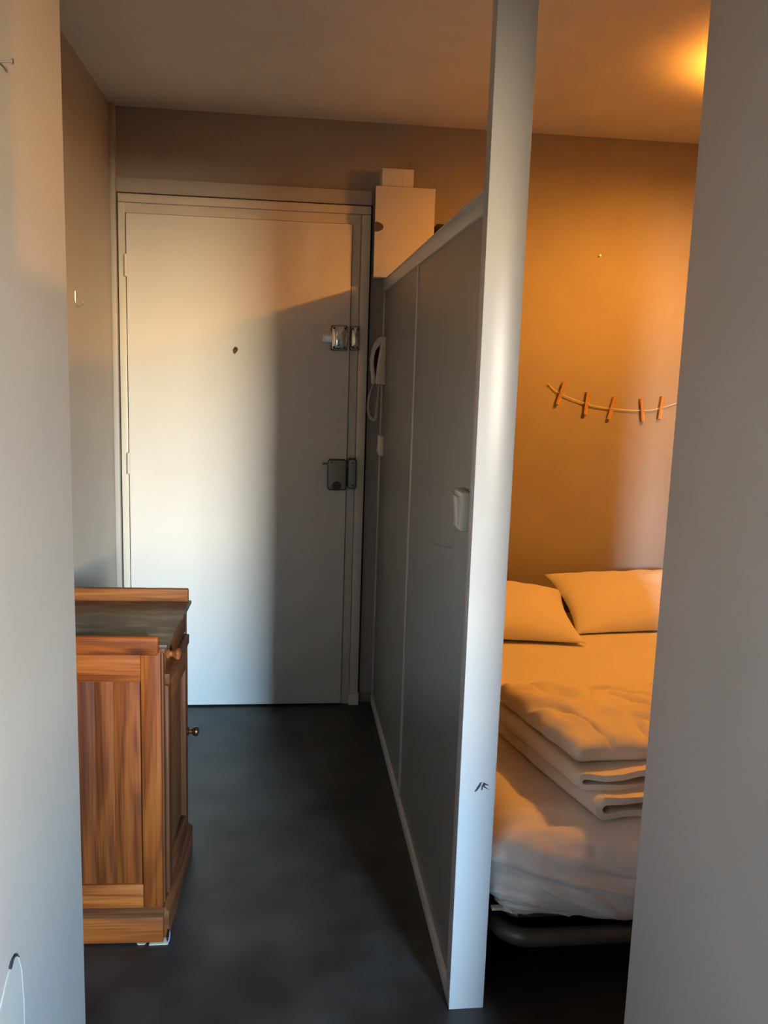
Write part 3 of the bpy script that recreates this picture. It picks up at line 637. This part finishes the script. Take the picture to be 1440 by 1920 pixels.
# folded duvet
def make_duvet():
    bm = bmesh.new()
    zb = BZ + 0.004
    YF, YB = 1.80, 2.30
    def xl(y): return 0.735 - 0.24 * (y - YF)       # left fold line, slanting away
    XRT = 1.40
    def ribbon(center, th, ya, yb, ny, seed, lift):
        """centre line of points (dx from the left fold, z); extruded along y"""
        rings = []
        N = len(center)
        nrm = []
        for i in range(N):
            a = Vector(center[max(i - 1, 0)]); b = Vector(center[min(i + 1, N - 1)]); t = (b - a).normalized(); nrm.append(Vector((-t.y, t.x)))
        for j in range(ny + 1):
            y = ya + (yb - ya) * j / ny
            ring = []
            for sgn in (1, -1):
                rng = range(N) if sgn == 1 else range(N - 1, -1, -1)
                for i in rng:
                    c = Vector(center[i]) + nrm[i] * sgn * th / 2 * (1 + 0.25 * noise.noise(Vector((center[i][0] * 9, y * 9, seed))))
                    X = xl(y) + c.x; Z = c.y
                    w = noise.noise(Vector((X * 6, y * 3, seed + Z * 5)))
                    Z += 0.009 * w; X += 0.006 * noise.noise(Vector((Z * 20, y * 7, seed + 3)))
                    Y = y + 0.022 * max(0, 1 - j / 5) * noise.noise(Vector((X * 7, Z * 14, seed + 8)))
                    ring.append(bm.verts.new((X, Y, max(Z, zb - 0.001))))
            rings.append(ring)
        for a, b in zip(rings, rings[1:]):
            n = len(a)
            for k in range(n): bm.faces.new((a[k], a[(k + 1) % n], b[(k + 1) % n], b[k]))
        N2 = len(center)
        for ring, flip in ((rings[0], False), (rings[-1], True)):
            for i in range(N2 - 1):
                q = (ring[i], ring[i + 1], ring[2 * N2 - 2 - i], ring[2 * N2 - 1 - i])
                bm.faces.new(q if flip else q[::-1])
    def ufold(z0, z1, x_off, L):
        r = (z1 - z0) / 2; c = []
        for i in range(14): c.append((x_off + r + L * (1 - i / 14), z0 + 0.004 * math.sin(i)))
        for i in range(11):
            a = -PI / 2 - PI * i / 10; c.append((x_off + r + r * 1.25 * math.cos(a), z0 + r + r * math.sin(a)))
        for i in range(1, 15): c.append((x_off + r + L * i / 14, z1 - 0.003 * math.sin(i * 1.3)))
        return c
    ribbon(ufold(zb + 0.009, zb + 0.046, 0.0, 0.55), 0.017, YF, YB, 30, 1.0, 0)
    ribbon(ufold(zb + 0.062, zb + 0.090, -0.022, 0.58), 0.017, YF + 0.045, YB, 30, 4.0, 0)
    # puffy top layer, folded over at the front
    nx, ny = 110, 80
    Ya, Yb = YF + 0.075, YB - 0.02
    zc, hh = zb + 0.128, 0.036
    top, bot = [], []
    for i in range(nx + 1):
        rt, rb = [], []
        for j in range(ny + 1):
            u = -1 + 2 * i / nx; v = -1 + 2 * j / ny
            # square up the samples towards the rim for a full round edge
            uu = math.sin(u * PI / 2) * 0.55 + u * 0.45; vv = math.sin(v * PI / 2) * 0.55 + v * 0.45
            y = (Ya + Yb) / 2 + vv * (Yb - Ya) / 2
            xa = xl(y) - 0.02; x = (xa + XRT) / 2 + uu * (XRT - xa) / 2
            eu = min(1, (1 - abs(uu)) * (XRT - xa) / 2 / hh); ev = min(1, (1 - abs(vv)) * (Yb - Ya) / 2 / hh)
            h_ = math.sqrt(max(0, 1 - (1 - eu) ** 2)) * math.sqrt(max(0, 1 - (1 - ev) ** 2))
            puff = 0.013 * noise.noise(Vector((x * 5, y * 5, 2))) + 0.010 * noise.noise(Vector((x * 14, y * 11, 5))) + 0.004 * noise.noise(Vector((x * 34, y * 26, 7)))
            cr = abs(noise.noise(Vector((x * 7 + y * 4, y * 3 - x * 2, 8))))
            puff -= 0.014 * max(0, 0.13 - cr) / 0.13
            # a deep crease on the right part
            dline = (x - (0.985 - 0.55 * (y - 2.05)))
            puff -= 0.014 * math.exp(-(dline / 0.010) ** 2) * (1 if y < 2.2 else 0.3)
            rimw = 0.016 * (1 - h_ * 0.8) * noise.noise(Vector((x * 16, y * 16, 3)))
            rt.append(bm.verts.new((x + rimw, y + rimw, zc + hh * h_ + puff * h_)))
            rb.append(bm.verts.new((x + rimw, y + rimw, zc - hh * 0.85 * h_)))
        top.append(rt); bot.append(rb)
    for i in range(nx):
        for j in range(ny):
            bm.faces.new((top[i][j], top[i + 1][j], top[i + 1][j + 1], top[i][j + 1]))
            bm.faces.new((bot[i][j], bot[i][j + 1], bot[i + 1][j + 1], bot[i + 1][j]))
    bmesh.ops.remove_doubles(bm, verts=bm.verts[:], dist=1e-5)
    ob = finish(bm, 'folded_duvet', 'duvet', None, smooth=0)
    for p in ob.data.polygons: p.use_smooth = True
    ob.data.set_sharp_from_angle(angle=math.radians(70))
    return ob
tag(make_duvet(), 'cream duvet folded in layers, lying near the foot of the bed', 'duvet')

# ------------------------------------------------------------------ string with clothes pegs
SY = D - 0.012
PTS = [(1.127, 1.429), (1.181, 1.392), (1.299, 1.352), (1.413, 1.334), (1.553, 1.329), (1.638, 1.342), (1.745, 1.375)]
st = tag(root('peg_string', (1.127, D, 1.429)), 'thin white string sagging along the wall above the bed', 'string')
tube('cord', smoothpath([(x, SY if 0 < i < 6 else D - 0.003, z) for i, (x, z) in enumerate(PTS)], 10), 0.0022, 'string', st, n=6, off=st.location)
for x, z in (PTS[0], PTS[-1]):
    lathe('pin', [(0.0005, -0.002), (0.0015, -0.002), (0.0015, 0.006), (0.004, 0.006), (0.004, 0.008), (0.0005, 0.0085)], 'y', (x, D, z), 'steel', st, n=10, sign=-1, off=st.location)
pegl = ['leftmost wooden clothes peg on the string, tilted to the right', 'second wooden clothes peg from the left on the string', 'middle wooden clothes peg of the five on the string', 'fourth wooden clothes peg, leaning left, near the right end', 'rightmost wooden clothes peg beside the near grey wall']
tilt = [16, 5, 13, -8, 5]
proto = None
def make_peg():
    r_ = root('clothes_peg', (0, 0, 0))
    for s, nm in ((-1, 0), (1, 1)):
        # profile in the x-y plane side-on: jaws touch the cord, tails spread
        pts = [(-0.0095, 0.052), (0.0095, 0.052), (0.0095, -0.048), (-0.0095, -0.048)]
        pr = [(s * 0.0008 , -0.048), (s * 0.0072, -0.046), (s * 0.0085, 0.0), (s * 0.0115, 0.052), (s * 0.0062, 0.052), (s * 0.0012, 0.006)]
        prism('jaw', [(a, b) for a, b in pr], 'x', -0.0075, 0.0075, 'pegwood', r_, bev=0.0006)
    hel = []
    for i in range(36):
        a = i * 0.7; hel.append((-0.0082 + 0.0164 * i / 35, 0.0102 * math.cos(a), 0.004 + 0.0035 * math.sin(a)))
    tube('spring', hel, 0.0010, 'steel', r_, n=5)
    return r_
for i, (lab, tl) in enumerate(zip(pegl, tilt)):
    if proto is None:
        proto = make_peg(); p = proto
    else:
        p = proto.copy(); COL.objects.link(p)
        for ch in proto.children:
            c = ch.copy(); COL.objects.link(c); c.parent = p
    x, z = PTS[i + 1]
    p.location = (x, SY - 0.001, z - 0.001)
    p.rotation_euler = (0, math.radians(tl), math.radians(0))
    tag(p, lab, 'clothes peg', 'clothes pegs on the string')
n2 = tag(root('wall_nail', (1.317, D, 1.972)), 'tiny bright nail in the wall above the bed', 'nail')
tube('shank', [(1.317, D + 0.004, 1.972), (1.317, D - 0.012, 1.974)], 0.0016, 'steel', n2, n=8, off=n2.location)
lathe('head', [(0.0005, 0.0115), (0.004, 0.012), (0.004, 0.014), (0.0005, 0.0145)], 'y', (1.317, D, 1.974), 'steel', n2, n=12, sign=-1, off=n2.location)

# ------------------------------------------------------------------ lamp over the bed (its glow shows on the ceiling)
LX, LY, LZ = 1.56, 2.66, 2.240
lamp = tag(root('pendant_lamp', (LX, LY, H)), 'short amber pendant lamp over the bed, hidden behind the right wall', 'lamp')
o = lamp.location
lathe('ceiling_rose', [(0.001, -0.022), (0.03, -0.022), (0.045, -0.012), (0.048, 0.0)], 'z', (LX, LY, H), 'plastic', lamp, off=o)
tube('cable', [(LX, LY, H - 0.02), (LX, LY, LZ + 0.09)], 0.003, 'plastic', lamp, n=8, off=o)
lathe('socket', [(0.001, 0.095), (0.014, 0.095), (0.017, 0.08), (0.017, 0.04), (0.001, 0.04)], 'z', (LX, LY, LZ), 'plastic', lamp, n=16, off=o)
sh_ = lathe('lamp_shade', [(0.106, 0.068), (0.135, -0.030), (0.1335, -0.030), (0.1045, 0.068), (0.106, 0.068)], 'z', (LX, LY, LZ), 'shade', lamp, n=40, off=o, cap=False)
bulbm = bpy.data.materials.new('warm_bulb'); bulbm.use_nodes = True
nt = bulbm.node_tree; nt.nodes.remove(nt.nodes['Principled BSDF'])
em = nt.nodes.new('ShaderNodeEmission'); em.inputs['Color'].default_value = (1.0, 0.35, 0.035, 1); em.inputs['Strength'].default_value = 1120
nt.links.new(em.outputs['Emission'], nt.nodes['Material Output'].inputs['Surface'])
lathe('bulb', [(0.002, -0.050), (0.022, -0.046), (0.038, -0.030), (0.043, -0.008), (0.038, 0.014), (0.022, 0.034), (0.014, 0.042)], 'z', (LX, LY, LZ), bulbm, lamp, n=24, off=o)
